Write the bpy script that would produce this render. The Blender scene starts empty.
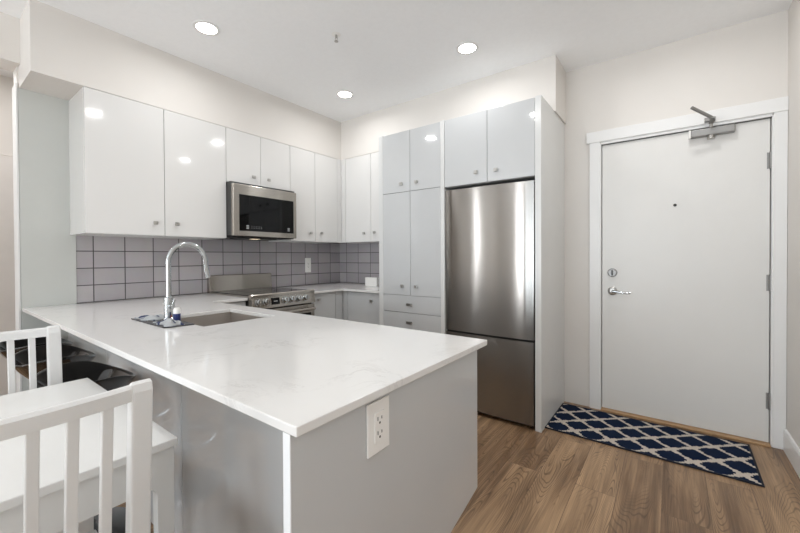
import bpy, bmesh, math, random
from mathutils import Vector, Matrix
random.seed(7)
PI = math.pi
C = bpy.context.scene.collection
sc = bpy.context.scene

# ------------------------------------------------------------------ camera
H = 1.175
cd = bpy.data.cameras.new('camera')
cam = bpy.data.objects.new('camera', cd); C.objects.link(cam)
yaw, pitch, roll = 0.63944, -0.0097, 0.0047
r0 = Vector((math.cos(yaw), math.sin(yaw), 0)); f0 = Vector((-math.sin(yaw), math.cos(yaw), 0)); d0 = Vector((0, 0, -1))
f1 = math.cos(pitch)*f0 - math.sin(pitch)*d0; d1 = math.cos(pitch)*d0 + math.sin(pitch)*f0
r2 = math.cos(roll)*r0 + math.sin(roll)*d1; d2 = -math.sin(roll)*r0 + math.cos(roll)*d1
m = Matrix((r2, -d2, -f1)).transposed().to_4x4(); m.translation = (0, 0, H)
cam.matrix_world = m
cd.sensor_width = 36; cd.lens = 365.28/800*36
cd.shift_y = -(266.5-260.2)/800
cd.clip_start = 0.02
sc.camera = cam

# ------------------------------------------------------------------ world, added lights, exposure
w = bpy.data.worlds.new('world'); sc.world = w; w.use_nodes = True
bg = w.node_tree.nodes['Background']; bg.inputs[0].default_value = (0.86, 0.93, 1.0, 1); bg.inputs[1].default_value = 1.6
vs = sc.view_settings
vs.view_transform = 'Standard'; vs.look = 'None'; vs.gamma = 1; vs.use_curve_mapping = False
vs.exposure = 0.18
sc.cycles.diffuse_bounces = 8; sc.cycles.max_bounces = 14

def area(name, loc, rot, sx, sy, power, col, shape='RECTANGLE', spread=PI):
    l = bpy.data.lights.new(name, 'AREA'); l.shape = shape; l.size = sx; l.size_y = sy
    l.energy = power; l.color = col; l.spread = spread
    o = bpy.data.objects.new(name, l); C.objects.link(o); o.location = loc; o.rotation_euler = rot
    return o
# added lights set inside the unseen windows behind and beside the camera
area('rear_ceiling_fill', (-0.80, -3.74, 1.20), (PI/2+0.9, 0, 0), 2.2, 2.0, 90, (0.84, 0.93, 1.0))  # fill tilted upward to lift the ceiling
area('fridge_strip_rear', (-2.39, -3.78, 1.25), (PI/2, 0, 0), 0.22, 2.1, 20, (0.95, 0.97, 1.0))  # gives the right bright strip in the fridge door
area('fridge_strip_left', (-3.24, -1.835, 1.16), (PI/2, 0, -PI/2), 0.30, 2.0, 22, (0.95, 0.97, 1.0))  # gives the left bright strip in the fridge door

# ------------------------------------------------------------------ materials
def lin(c):
    def f(v):
        v /= 255.0
        return v/12.92 if v <= 0.04045 else ((v+0.055)/1.055)**2.4
    return (f(c[0]), f(c[1]), f(c[2]), 1)
def mat(name, col, rough=0.5, metal=0.0, noise=0.0, nscale=8.0, coat=0.0, spec=0.5, bump=0.0, bscale=200.0, emit=None, es=0.0, aniso=0.0):
    m = bpy.data.materials.new(name); m.use_nodes = True
    nt = m.node_tree; p = nt.nodes['Principled BSDF']
    c = lin(col)
    p.inputs['Base Color'].default_value = c
    p.inputs['Roughness'].default_value = rough
    p.inputs['Metallic'].default_value = metal
    p.inputs['Coat Weight'].default_value = coat
    p.inputs['Coat Roughness'].default_value = 0.04
    p.inputs['Specular IOR Level'].default_value = spec
    if aniso: p.inputs['Anisotropic'].default_value = aniso
    tc = nt.nodes.new('ShaderNodeTexCoord')
    if noise > 0:
        n = nt.nodes.new('ShaderNodeTexNoise'); n.inputs['Scale'].default_value = nscale; n.inputs['Detail'].default_value = 4
        nt.links.new(tc.outputs['Object'], n.inputs['Vector'])
        rp = nt.nodes.new('ShaderNodeValToRGB')
        rp.color_ramp.elements[0].position = 0.3; rp.color_ramp.elements[1].position = 0.7
        rp.color_ramp.elements[0].color = (c[0]*(1-noise), c[1]*(1-noise), c[2]*(1-noise), 1)
        rp.color_ramp.elements[1].color = (min(1, c[0]*(1+noise)), min(1, c[1]*(1+noise)), min(1, c[2]*(1+noise)), 1)
        nt.links.new(n.outputs['Fac'], rp.inputs['Fac']); nt.links.new(rp.outputs['Color'], p.inputs['Base Color'])
    if bump > 0:
        n2 = nt.nodes.new('ShaderNodeTexNoise'); n2.inputs['Scale'].default_value = bscale; n2.inputs['Detail'].default_value = 3
        nt.links.new(tc.outputs['Object'], n2.inputs['Vector'])
        b = nt.nodes.new('ShaderNodeBump'); b.inputs['Strength'].default_value = bump; b.inputs['Distance'].default_value = 0.002
        nt.links.new(n2.outputs['Fac'], b.inputs['Height']); nt.links.new(b.outputs['Normal'], p.inputs['Normal'])
    if emit:
        p.inputs['Emission Color'].default_value = lin(emit); p.inputs['Emission Strength'].default_value = es
    return m
def nd(nt, t, **kw):
    n = nt.nodes.new(t)
    for k, v in kw.items(): setattr(n, k, v)
    return n
def math_n(nt, op, a, b=None, c=None):
    n = nt.nodes.new('ShaderNodeMath'); n.operation = op
    for i, v in enumerate((a, b, c)):
        if v is None: continue
        if isinstance(v, (int, float)): n.inputs[i].default_value = v
        else: nt.links.new(v, n.inputs[i])
    return n.outputs[0]

M = {}
M['wall'] = mat('wall_paint', (222, 218, 213), 0.75, noise=0.012, nscale=3, bump=0.10, bscale=260)
M['ceil'] = mat('ceiling_paint', (245, 246, 247), 0.85, noise=0.012, nscale=40, bump=0.25, bscale=150)
M['trim'] = mat('trim_paint', (231, 231, 230), 0.35, noise=0.008, nscale=5)
M['door'] = mat('door_paint', (222, 221, 218), 0.38, noise=0.01, nscale=5)
M['white_gloss'] = mat('white_gloss_laminate', (222, 221, 219), 0.09, noise=0.006, nscale=3, coat=0.6)
M['grey_gloss'] = mat('grey_gloss_laminate', (198, 200, 201), 0.07, noise=0.012, nscale=3, coat=0.6)
M['grey_edge'] = mat('grey_laminate_edge', (216, 217, 216), 0.2, noise=0.01)
M['white_edge'] = mat('white_laminate_edge', (236, 238, 240), 0.25, noise=0.005)
M['carcass'] = mat('grey_carcass', (172, 173, 173), 0.4, noise=0.02)
M['carcass_w'] = mat('white_carcass', (222, 223, 222), 0.4, noise=0.01)
M['chrome'] = mat('chrome', (186, 190, 192), 0.12, 1.0, noise=0.02, nscale=20)
M['nickel'] = mat('satin_nickel', (182, 180, 176), 0.30, 1.0, noise=0.04, nscale=30)
M['steel_dark'] = mat('dark_steel', (92, 92, 92), 0.35, 0.9, noise=0.04)
M['black_glass'] = mat('black_glass', (9, 9, 10), 0.05, noise=0.1, spec=0.3)
M['black'] = mat('black_plastic', (18, 18, 19), 0.45, noise=0.08)
M['black_gloss'] = mat('black_gloss_plastic', (9, 9, 10), 0.07, noise=0.1, coat=0.8)
M['plate'] = mat('white_plastic', (240, 239, 236), 0.28, noise=0.006)
M['slot'] = mat('dark_slot', (48, 46, 44), 0.6, noise=0.05)
M['chair'] = mat('white_painted_wood', (222, 222, 221), 0.33, noise=0.012, nscale=12, bump=0.06, bscale=60)
M['table'] = mat('white_table_lacquer', (224, 224, 222), 0.25, noise=0.01, nscale=6)
M['sink'] = mat('sink_steel', (190, 184, 178), 0.38, 0.7, noise=0.03)
M['burner'] = mat('burner_ring', (60, 60, 62), 0.2, noise=0.05)
M['mark'] = mat('panel_print', (190, 190, 190), 0.5, noise=0.02)
M['tray'] = mat('dark_grey_mat', (72, 72, 74), 0.6, noise=0.1, nscale=60)
M['blue'] = mat('navy_plastic', (38, 52, 110), 0.3, noise=0.05)
M['red'] = mat('red_cap', (196, 120, 108), 0.4, noise=0.05)
M['binding'] = mat('navy_binding', (20, 24, 36), 0.9, noise=0.1, nscale=80)
M['thresh'] = mat('threshold_oak', (178, 144, 106), 0.5, noise=0.08, nscale=20)
M['halldoor'] = mat('hall_door_paint', (226, 222, 218), 0.5, noise=0.03, nscale=6)
M['matte'] = mat('matte_grey', (196, 198, 194), 0.42, noise=0.01)
M['closer'] = mat('aluminium_grey', (150, 149, 147), 0.42, 0.8, noise=0.03)
M['lamp'] = mat('lamp_diffuser', (255, 250, 242), 0.5, emit=(255, 248, 238), es=14, noise=0.002)
M['hoodlamp'] = mat('hood_lamp_lens', (255, 240, 215), 0.5, emit=(255, 232, 196), es=1.2, noise=0.002)

def make_steel(name, col, rough, wob=0.35):
    m = mat(name, col, rough, 1.0, aniso=0.5); nt = m.node_tree; p = nt.nodes['Principled BSDF']
    p.inputs['Anisotropic'].default_value = 1.0; p.inputs['Anisotropic Rotation'].default_value = 0.25
    tg = nd(nt, 'ShaderNodeTangent'); tg.direction_type = 'RADIAL'; tg.axis = 'Z'; nt.links.new(tg.outputs[0], p.inputs['Tangent'])
    tc = nd(nt, 'ShaderNodeTexCoord'); mp = nd(nt, 'ShaderNodeMapping'); mp.inputs['Scale'].default_value = (9, 9, 0.7)
    nt.links.new(tc.outputs['Object'], mp.inputs['Vector'])
    n = nd(nt, 'ShaderNodeTexNoise'); n.inputs['Scale'].default_value = 1; n.inputs['Detail'].default_value = 1
    nt.links.new(mp.outputs['Vector'], n.inputs['Vector'])
    b = nd(nt, 'ShaderNodeBump'); b.inputs['Strength'].default_value = wob; b.inputs['Distance'].default_value = 0.012
    nt.links.new(n.outputs['Fac'], b.inputs['Height']); nt.links.new(b.outputs['Normal'], p.inputs['Normal'])
    mp2 = nd(nt, 'ShaderNodeMapping'); mp2.inputs['Scale'].default_value = (3, 3, 900)
    nt.links.new(tc.outputs['Object'], mp2.inputs['Vector'])
    n2 = nd(nt, 'ShaderNodeTexNoise'); n2.inputs['Scale'].default_value = 1; n2.inputs['Detail'].default_value = 2
    nt.links.new(mp2.outputs['Vector'], n2.inputs['Vector'])
    r = nd(nt, 'ShaderNodeMapRange'); r.inputs['To Min'].default_value = rough*0.96; r.inputs['To Max'].default_value = rough*1.04
    nt.links.new(n2.outputs['Fac'], r.inputs['Value']); nt.links.new(r.outputs['Result'], p.inputs['Roughness'])
    return m
M['steel'] = make_steel('brushed_steel', (156, 153, 149), 0.20, 0.02)
M['steel_flat'] = make_steel('brushed_steel_trim', (186, 180, 172), 0.24, 0.0)

def make_floor():
    m = mat('oak_plank_floor', (150, 116, 88), 0.36); nt = m.node_tree; p = nt.nodes['Principled BSDF']; L = nt.links
    tc = nd(nt, 'ShaderNodeTexCoord'); sp = nd(nt, 'ShaderNodeSeparateXYZ'); L.new(tc.outputs['Object'], sp.inputs[0])
    cb = nd(nt, 'ShaderNodeCombineXYZ'); L.new(sp.outputs['Y'], cb.inputs[0]); L.new(math_n(nt, 'ADD', sp.outputs['X'], 0.035), cb.inputs[1])
    bk = nd(nt, 'ShaderNodeTexBrick'); bk.offset = 0.37; bk.offset_frequency = 2; bk.squash = 1
    bk.inputs['Color1'].default_value = (0, 0, 0, 1); bk.inputs['Color2'].default_value = (1, 1, 1, 1); bk.inputs['Mortar'].default_value = (0.5, 0.5, 0.5, 1)
    bk.inputs['Scale'].default_value = 1; bk.inputs['Mortar Size'].default_value = 0.0011; bk.inputs['Mortar Smooth'].default_value = 0.3
    bk.inputs['Brick Width'].default_value = 1.25; bk.inputs['Row Height'].default_value = 0.18
    L.new(cb.outputs[0], bk.inputs['Vector'])
    rnd = math_n(nt, 'MULTIPLY', bk.outputs['Color'], 1.0)
    # plank coordinates, shifted for each plank
    gx = math_n(nt, 'ADD', sp.outputs['X'], math_n(nt, 'MULTIPLY', rnd, 13.7))
    gy = math_n(nt, 'ADD', sp.outputs['Y'], math_n(nt, 'MULTIPLY', rnd, 31.3))
    gv = nd(nt, 'ShaderNodeCombineXYZ'); L.new(math_n(nt, 'MULTIPLY', gx, 7.5), gv.inputs[0]); L.new(math_n(nt, 'MULTIPLY', gy, 1.0), gv.inputs[1])
    n1 = nd(nt, 'ShaderNodeTexNoise'); n1.inputs['Scale'].default_value = 1.0; n1.inputs['Detail'].default_value = 1.2; n1.inputs['Roughness'].default_value = 0.35
    L.new(gv.outputs[0], n1.inputs['Vector'])
    # cathedral lines: contour lines of the stretched noise
    cont = math_n(nt, 'SINE', math_n(nt, 'MULTIPLY', n1.outputs['Fac'], 300.0))
    lines = nd(nt, 'ShaderNodeMapRange'); lines.inputs['From Min'].default_value = 0.45; lines.inputs['From Max'].default_value = 1.0; L.new(cont, lines.inputs['Value'])
    msk = nd(nt, 'ShaderNodeMapRange'); msk.inputs['From Min'].default_value = 0.34; msk.inputs['From Max'].default_value = 0.56
    mv = nd(nt, 'ShaderNodeCombineXYZ'); L.new(math_n(nt, 'MULTIPLY', gx, 7.0), mv.inputs[0]); L.new(math_n(nt, 'MULTIPLY', gy, 1.6), mv.inputs[1])
    nm = nd(nt, 'ShaderNodeTexNoise'); nm.inputs['Scale'].default_value = 1.0; nm.inputs['Detail'].default_value = 1; L.new(mv.outputs[0], nm.inputs['Vector']); L.new(nm.outputs['Fac'], msk.inputs['Value'])
    # fine fibre
    fv = nd(nt, 'ShaderNodeCombineXYZ'); L.new(math_n(nt, 'MULTIPLY', gx, 130.0), fv.inputs[0]); L.new(math_n(nt, 'MULTIPLY', gy, 3.0), fv.inputs[1])
    n2 = nd(nt, 'ShaderNodeTexNoise'); n2.inputs['Scale'].default_value = 1.0; n2.inputs['Detail'].default_value = 3; L.new(fv.outputs[0], n2.inputs['Vector'])
    # broad patches
    pv = nd(nt, 'ShaderNodeCombineXYZ'); L.new(math_n(nt, 'MULTIPLY', gx, 15.0), pv.inputs[0]); L.new(math_n(nt, 'MULTIPLY', gy, 1.3), pv.inputs[1])
    n3 = nd(nt, 'ShaderNodeTexNoise'); n3.inputs['Scale'].default_value = 1.0; n3.inputs['Detail'].default_value = 4; L.new(pv.outputs[0], n3.inputs['Vector'])
    base = nd(nt, 'ShaderNodeValToRGB'); cr = base.color_ramp
    cr.elements[0].position = 0.36; cr.elements[0].color = lin(FLOOR_A); cr.elements[1].position = 0.66; cr.elements[1].color = lin(FLOOR_B)
    tone = math_n(nt, 'ADD', math_n(nt, 'MULTIPLY', n3.outputs['Fac'], 0.87), math_n(nt, 'MULTIPLY', rnd, 0.13))
    L.new(tone, base.inputs['Fac'])
    mx = nd(nt, 'ShaderNodeMix', data_type='RGBA'); mx.inputs['B'].default_value = lin(FLOOR_G)
    L.new(base.outputs['Color'], mx.inputs['A']); L.new(math_n(nt, 'MULTIPLY', math_n(nt, 'MULTIPLY', lines.outputs[0], msk.outputs[0]), 0.62), mx.inputs['Factor'])
    mx2 = nd(nt, 'ShaderNodeMix', data_type='RGBA', blend_type='MULTIPLY'); mx2.inputs['Factor'].default_value = 0.75
    L.new(mx.outputs['Result'], mx2.inputs['A'])
    fr = nd(nt, 'ShaderNodeMapRange'); fr.inputs['From Min'].default_value = 0.3; fr.inputs['From Max'].default_value = 0.7; fr.inputs['To Min'].default_value = 0.62; fr.inputs['To Max'].default_value = 1.2
    L.new(n2.outputs['Fac'], fr.inputs['Value']); L.new(fr.outputs[0], mx2.inputs['B'])
    mx3 = nd(nt, 'ShaderNodeMix', data_type='RGBA'); mx3.inputs['B'].default_value = lin((74, 56, 42))
    L.new(mx2.outputs['Result'], mx3.inputs['A']); L.new(math_n(nt, 'MULTIPLY', bk.outputs['Fac'], 0.8), mx3.inputs['Factor'])
    L.new(mx3.outputs['Result'], p.inputs['Base Color'])
    return m
FLOOR_A, FLOOR_B, FLOOR_G = (116, 89, 64), (178, 146, 112), (76, 55, 37)
M['floor'] = make_floor()

def make_tile(axis):
    m = mat('grey_tile_' + axis, (176, 172, 174), 0.16); nt = m.node_tree; p = nt.nodes['Principled BSDF']; L = nt.links
    tc = nd(nt, 'ShaderNodeTexCoord'); sp = nd(nt, 'ShaderNodeSeparateXYZ'); L.new(tc.outputs['Object'], sp.inputs[0])
    cb = nd(nt, 'ShaderNodeCombineXYZ')
    if axis == 'left': L.new(math_n(nt, 'SUBTRACT', sp.outputs['Y'], 0.772-0.1844*8), cb.inputs[0]); wd = 0.1844
    else: L.new(math_n(nt, 'SUBTRACT', sp.outputs['X'], -3.137-0.190*8), cb.inputs[0]); wd = 0.190
    L.new(math_n(nt, 'SUBTRACT', sp.outputs['Z'], 0.868-0.1185*4), cb.inputs[1])
    bk = nd(nt, 'ShaderNodeTexBrick'); bk.offset = 0; bk.squash = 1
    bk.inputs['Color1'].default_value = lin((168, 164, 167)); bk.inputs['Color2'].default_value = lin((184, 179, 181)); bk.inputs['Mortar'].default_value = lin((84, 81, 82))
    bk.inputs['Scale'].default_value = 1; bk.inputs['Mortar Size'].default_value = 0.0032; bk.inputs['Mortar Smooth'].default_value = 0.1
    bk.inputs['Brick Width'].default_value = wd; bk.inputs['Row Height'].default_value = 0.1185
    L.new(cb.outputs[0], bk.inputs['Vector'])
    n = nd(nt, 'ShaderNodeTexNoise'); n.inputs['Scale'].default_value = 14; L.new(tc.outputs['Object'], n.inputs['Vector'])
    mx = nd(nt, 'ShaderNodeMix', data_type='RGBA', blend_type='MULTIPLY'); mx.inputs['Factor'].default_value = 0.10
    L.new(bk.outputs['Color'], mx.inputs['A']); L.new(n.outputs['Color'], mx.inputs['B']); L.new(mx.outputs['Result'], p.inputs['Base Color'])
    b = nd(nt, 'ShaderNodeBump'); b.invert = True; b.inputs['Strength'].default_value = 0.5; b.inputs['Distance'].default_value = 0.003
    L.new(bk.outputs['Fac'], b.inputs['Height']); L.new(b.outputs['Normal'], p.inputs['Normal'])
    rr = nd(nt, 'ShaderNodeMapRange'); rr.inputs['To Min'].default_value = 0.16; rr.inputs['To Max'].default_value = 0.8
    L.new(bk.outputs['Fac'], rr.inputs['Value']); L.new(rr.outputs[0], p.inputs['Roughness'])
    return m
M['tile_left'] = make_tile('left'); M['tile_back'] = make_tile('back')

def make_quartz():
    m = mat('white_quartz', (236, 234, 231), 0.14, coat=0.2); nt = m.node_tree; p = nt.nodes['Principled BSDF']; L = nt.links
    tc = nd(nt, 'ShaderNodeTexCoord')
    n = nd(nt, 'ShaderNodeTexNoise'); n.inputs['Scale'].default_value = 4.0; n.inputs['Detail'].default_value = 9; n.inputs['Roughness'].default_value = 0.7; n.inputs['Distortion'].default_value = 1.2
    L.new(tc.outputs['Object'], n.inputs['Vector'])
    v = math_n(nt, 'ABSOLUTE', math_n(nt, 'SUBTRACT', n.outputs['Fac'], 0.5))
    ln = nd(nt, 'ShaderNodeMapRange'); ln.inputs['From Min'].default_value = 0.0; ln.inputs['From Max'].default_value = 0.022; ln.inputs['To Min'].default_value = 1; ln.inputs['To Max'].default_value = 0
    L.new(v, ln.inputs['Value'])
    n2 = nd(nt, 'ShaderNodeTexNoise'); n2.inputs['Scale'].default_value = 3.2; n2.inputs['Detail'].default_value = 3; L.new(tc.outputs['Object'], n2.inputs['Vector'])
    mk = nd(nt, 'ShaderNodeMapRange'); mk.inputs['From Min'].default_value = 0.50; mk.inputs['From Max'].default_value = 0.68; L.new(n2.outputs['Fac'], mk.inputs['Value'])
    f = math_n(nt, 'MULTIPLY', math_n(nt, 'MULTIPLY', ln.outputs[0], mk.outputs[0]), 0.42)
    mx = nd(nt, 'ShaderNodeMix', data_type='RGBA'); mx.inputs['A'].default_value = lin((228, 227, 225)); mx.inputs['B'].default_value = lin((178, 174, 172))
    L.new(f, mx.inputs['Factor']); L.new(mx.outputs['Result'], p.inputs['Base Color'])
    return m
M['quartz'] = make_quartz()

def make_rug():
    m = mat('trellis_rug_pile', (24, 40, 70), 0.95, spec=0.1); nt = m.node_tree; p = nt.nodes['Principled BSDF']; L = nt.links
    tc = nd(nt, 'ShaderNodeTexCoord'); sp = nd(nt, 'ShaderNodeSeparateXYZ'); L.new(tc.outputs['Object'], sp.inputs[0])
    # snapped to the woven grid
    u = math_n(nt, 'DIVIDE', math_n(nt, 'SNAP', sp.outputs['X'], 0.0115), 0.207)
    v = math_n(nt, 'DIVIDE', math_n(nt, 'SNAP', sp.outputs['Y'], 0.0105), 0.190)
    best = None
    # distance to a quatrefoil: union of two crossing ellipses and a diamond core, two interleaved lattices
    for off in (0.0, 0.5):
        fu = math_n(nt, 'SUBTRACT', math_n(nt, 'FRACT', math_n(nt, 'ADD', u, off+10.775)), 0.5)
        fv = math_n(nt, 'SUBTRACT', math_n(nt, 'FRACT', math_n(nt, 'ADD', v, off+10.516)), 0.5)
        au = math_n(nt, 'ABSOLUTE', fu); av = math_n(nt, 'ABSOLUTE', fv)
        dia = math_n(nt, 'ADD', math_n(nt, 'SUBTRACT', math_n(nt, 'ADD', au, av), 0.405), 0)
        e1 = math_n(nt, 'SUBTRACT', math_n(nt, 'SQRT', math_n(nt, 'ADD', math_n(nt, 'MULTIPLY', au, au), math_n(nt, 'MULTIPLY', av, av))), 0.312)
        d = math_n(nt, 'MINIMUM', dia, e1)
        best = d if best is None else math_n(nt, 'MINIMUM', best, d)
    g = math_n(nt, 'GREATER_THAN', best, 0.0)
    n = nd(nt, 'ShaderNodeTexNoise'); n.inputs['Scale'].default_value = 350; L.new(tc.outputs['Object'], n.inputs['Vector'])
    mx = nd(nt, 'ShaderNodeMix', data_type='RGBA'); mx.inputs['A'].default_value = lin((22, 36, 62)); mx.inputs['B'].default_value = lin((214, 204, 192))
    L.new(g, mx.inputs['Factor'])
    mx2 = nd(nt, 'ShaderNodeMix', data_type='RGBA', blend_type='MULTIPLY'); mx2.inputs['Factor'].default_value = 0.3
    L.new(mx.outputs['Result'], mx2.inputs['A']); L.new(n.outputs['Color'], mx2.inputs['B']); L.new(mx2.outputs['Result'], p.inputs['Base Color'])
    b = nd(nt, 'ShaderNodeBump'); b.inputs['Strength'].default_value = 0.6; b.inputs['Distance'].default_value = 0.003
    L.new(n.outputs['Fac'], b.inputs['Height']); L.new(b.outputs['Normal'], p.inputs['Normal'])
    return m
M['rug'] = make_rug()

def make_cloth():
    m = mat('grey_blue_cloth', (150, 160, 172), 0.9, spec=0.2); nt = m.node_tree; p = nt.nodes['Principled BSDF']; L = nt.links
    tc = nd(nt, 'ShaderNodeTexCoord')
    n = nd(nt, 'ShaderNodeTexNoise'); n.inputs['Scale'].default_value = 26; n.inputs['Detail'].default_value = 1; L.new(tc.outputs['Object'], n.inputs['Vector'])
    cr = nd(nt, 'ShaderNodeValToRGB'); cr.color_ramp.interpolation = 'CONSTANT'
    cr.color_ramp.elements[0].color = lin((58, 66, 94)); cr.color_ramp.elements[1].position = 0.42; cr.color_ramp.elements[1].color = lin((164, 167, 169))
    L.new(n.outputs['Fac'], cr.inputs['Fac']); L.new(cr.outputs['Color'], p.inputs['Base Color'])
    return m
M['cloth'] = make_cloth()

def make_glass():
    m = bpy.data.materials.new('window_glass'); m.use_nodes = True; nt = m.node_tree
    for n in list(nt.nodes): nt.nodes.remove(n)
    o = nd(nt, 'ShaderNodeOutputMaterial'); mx = nd(nt, 'ShaderNodeMixShader'); t = nd(nt, 'ShaderNodeBsdfTransparent'); g = nd(nt, 'ShaderNodeBsdfGlossy')
    g.inputs['Roughness'].default_value = 0.02; mx.inputs[0].default_value = 0.06
    nt.links.new(t.outputs[0], mx.inputs[1]); nt.links.new(g.outputs[0], mx.inputs[2]); nt.links.new(mx.outputs[0], o.inputs[0])
    return m
M['glass'] = make_glass()

# ------------------------------------------------------------------ mesh helpers
class MB:
    def __init__(s): s.bm = bmesh.new()
    def box(s, x0, x1, y0, y1, z0, z1, bev=0.0, seg=2):
        g = bmesh.ops.create_cube(s.bm, size=1)
        bmesh.ops.scale(s.bm, vec=(x1-x0, y1-y0, z1-z0), verts=g['verts'])
        bmesh.ops.translate(s.bm, vec=((x0+x1)/2, (y0+y1)/2, (z0+z1)/2), verts=g['verts'])
        if bev > 0:
            es = list({e for v in g['verts'] for e in v.link_edges})
            bmesh.ops.bevel(s.bm, geom=es, offset=bev, segments=seg, affect='EDGES', profile=0.5)
        return s
    def prism(s, pts, axis, a, b, bev=0.0, smooth=False):
        """pts: 2D outline; axis x: (y,z), y: (x,z), z: (x,y)"""
        def P(p, t):
            return {'x': (t, p[0], p[1]), 'y': (p[0], t, p[1]), 'z': (p[0], p[1], t)}[axis]
        va = [s.bm.verts.new(P(p, a)) for p in pts]; vb = [s.bm.verts.new(P(p, b)) for p in pts]
        fs = [s.bm.faces.new(va), s.bm.faces.new(vb[::-1])]
        n = len(pts)
        for i in range(n): fs.append(s.bm.faces.new((va[i], vb[i], vb[(i+1) % n], va[(i+1) % n])))
        if smooth:
            for f in fs[2:]: f.smooth = True
        bmesh.ops.recalc_face_normals(s.bm, faces=fs)
        if bev > 0:
            es = list({e for f in fs[:2] for e in f.edges})
            bmesh.ops.bevel(s.bm, geom=es, offset=bev, segments=2, affect='EDGES', profile=0.5)
        return s
    def lathe(s, prof, c, axis='z', n=32, sc_=(1, 1)):
        """prof: (r, h) pairs along axis through c"""
        rings = []
        for r, h in prof:
            ring = []
            for i in range(n):
                a = 2*PI*i/n; p = r*math.cos(a)*sc_[0]; q = r*math.sin(a)*sc_[1]
                v = {'z': (p, q, h), 'x': (h, p, q), 'y': (q, h, p)}[axis]
                ring.append(s.bm.verts.new((c[0]+v[0], c[1]+v[1], c[2]+v[2])))
            rings.append(ring)
        fs = []
        for k in range(len(rings)-1):
            for i in range(n):
                fs.append(s.bm.faces.new((rings[k][i], rings[k][(i+1) % n], rings[k+1][(i+1) % n], rings[k+1][i])))
        fs.append(s.bm.faces.new(rings[0][::-1])); fs.append(s.bm.faces.new(rings[-1]))
        bmesh.ops.recalc_face_normals(s.bm, faces=fs)
        for f in fs: f.smooth = True
        return s
    def ring(s, r0, r1, z0, z1, c, n=40):
        """flat annulus with thickness"""
        V = []
        for r, z in ((r0, z0), (r1, z0), (r1, z1), (r0, z1)):
            V.append([s.bm.verts.new((c[0]+r*math.cos(2*PI*i/n), c[1]+r*math.sin(2*PI*i/n), c[2]+z)) for i in range(n)])
        fs = []
        for k in range(4):
            A, B = V[k], V[(k+1) % 4]
            for i in range(n): fs.append(s.bm.faces.new((A[i], A[(i+1) % n], B[(i+1) % n], B[i])))
        bmesh.ops.recalc_face_normals(s.bm, faces=fs)
        return s
    def tube(s, pts, rad, n=14):
        pts = [Vector(p) for p in pts]; rads = rad if isinstance(rad, (list, tuple)) else [rad]*len(pts)
        rings = []; prev = None
        for i, p in enumerate(pts):
            t = (pts[min(i+1, len(pts)-1)] - pts[max(i-1, 0)]).normalized()
            if prev is None:
                up = Vector((0, 0, 1)) if abs(t.z) < 0.9 else Vector((1, 0, 0))
                a = t.cross(up).normalized()
            else: a = (prev - t*prev.dot(t)).normalized()
            prev = a; b = t.cross(a)
            rings.append([s.bm.verts.new(p + rads[i]*(math.cos(2*PI*k/n)*a + math.sin(2*PI*k/n)*b)) for k in range(n)])
        fs = []
        for j in range(len(rings)-1):
            for k in range(n): fs.append(s.bm.faces.new((rings[j][k], rings[j][(k+1) % n], rings[j+1][(k+1) % n], rings[j+1][k])))
        fs.append(s.bm.faces.new(rings[0][::-1])); fs.append(s.bm.faces.new(rings[-1]))
        bmesh.ops.recalc_face_normals(s.bm, faces=fs)
        for f in fs: f.smooth = True
        return s
ORG = {}
def obj(name, mb, m, parent=None, label=None, smooth=True, org=None):
    """one mesh object; geometry is given in world space, or in the frame of a thing built at the origin"""
    me = bpy.data.meshes.new(name); 
    o0 = ORG.get(parent.name, Vector((0, 0, 0))) if parent else Vector(org or (0, 0, 0))
    bmesh.ops.translate(mb.bm, vec=-o0, verts=mb.bm.verts)
    mb.bm.to_mesh(me); mb.bm.free()
    me.materials.append(m if not isinstance(m, str) else M[m])
    fl = [f.use_smooth for f in me.polygons]
    me.set_sharp_from_angle(angle=math.radians(38))
    me.polygons.foreach_set('use_smooth', fl)
    o = bpy.data.objects.new(name, me); C.objects.link(o)
    if parent: o.parent = parent; ORG[o.name] = o0
    else: o.location = o0; ORG[o.name] = o0
    if label: o['label'] = label
    return o
def tag(o, label, cat, group=None, kind=None):
    o['label'] = label; o['category'] = cat
    if group: o['group'] = group
    if kind: o['kind'] = kind
    return o
def thing(name, loc, label, cat, group=None, kind=None):
    o = bpy.data.objects.new(name, None); C.objects.link(o); o.location = loc; o.empty_display_size = 0.05
    ORG[o.name] = Vector(loc)
    return tag(o, label, cat, group, kind)
def struct(name, mb, m, label, cat, org=None): return tag(obj(name, mb, m, org=org), label, cat, kind='structure')
def copy_tree(o, parent=None):
    c = o.copy(); C.objects.link(c); c.parent = parent
    for ch in list(o.children): copy_tree(ch, c)
    return c

# ------------------------------------------------------------------ room
XL, YB, XR, YR, ZC = -3.26, 3.15, 0.556, -3.80, 2.64      # wall planes and ceiling
ZS, XS, YS = 2.232, -2.895, 2.825                          # soffit underside and faces
struct('floor', MB().box(-4.5, XR+0.12, YR-0.1, YB+0.12, -0.1, 0.0), 'floor', 'brown oak plank floor running toward the entry door', 'floor')
struct('ceiling', MB().box(-4.5, XR+0.12, YR-0.1, YB+0.12, ZC, ZC+0.1), 'ceil', 'flat white ceiling with round recessed lights', 'ceiling')
# back wall with the entry door opening
DX0, DX1, DZ = -0.432, 0.490, 2.022
mb = MB().box(XL-0.12, DX0, YB, YB+0.12, 0, ZC).box(DX1, XR+0.12, YB, YB+0.12, 0, ZC).box(DX0, DX1, YB, YB+0.12, DZ, ZC)
struct('wall_back', mb, 'wall', 'off-white wall around the entry door and behind the fridge', 'wall')
struct('wall_right', MB().box(XR, XR+0.12, YR, YB, 0, ZC), 'wall', 'off-white side wall at right edge beside the entry door', 'wall')
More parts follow.
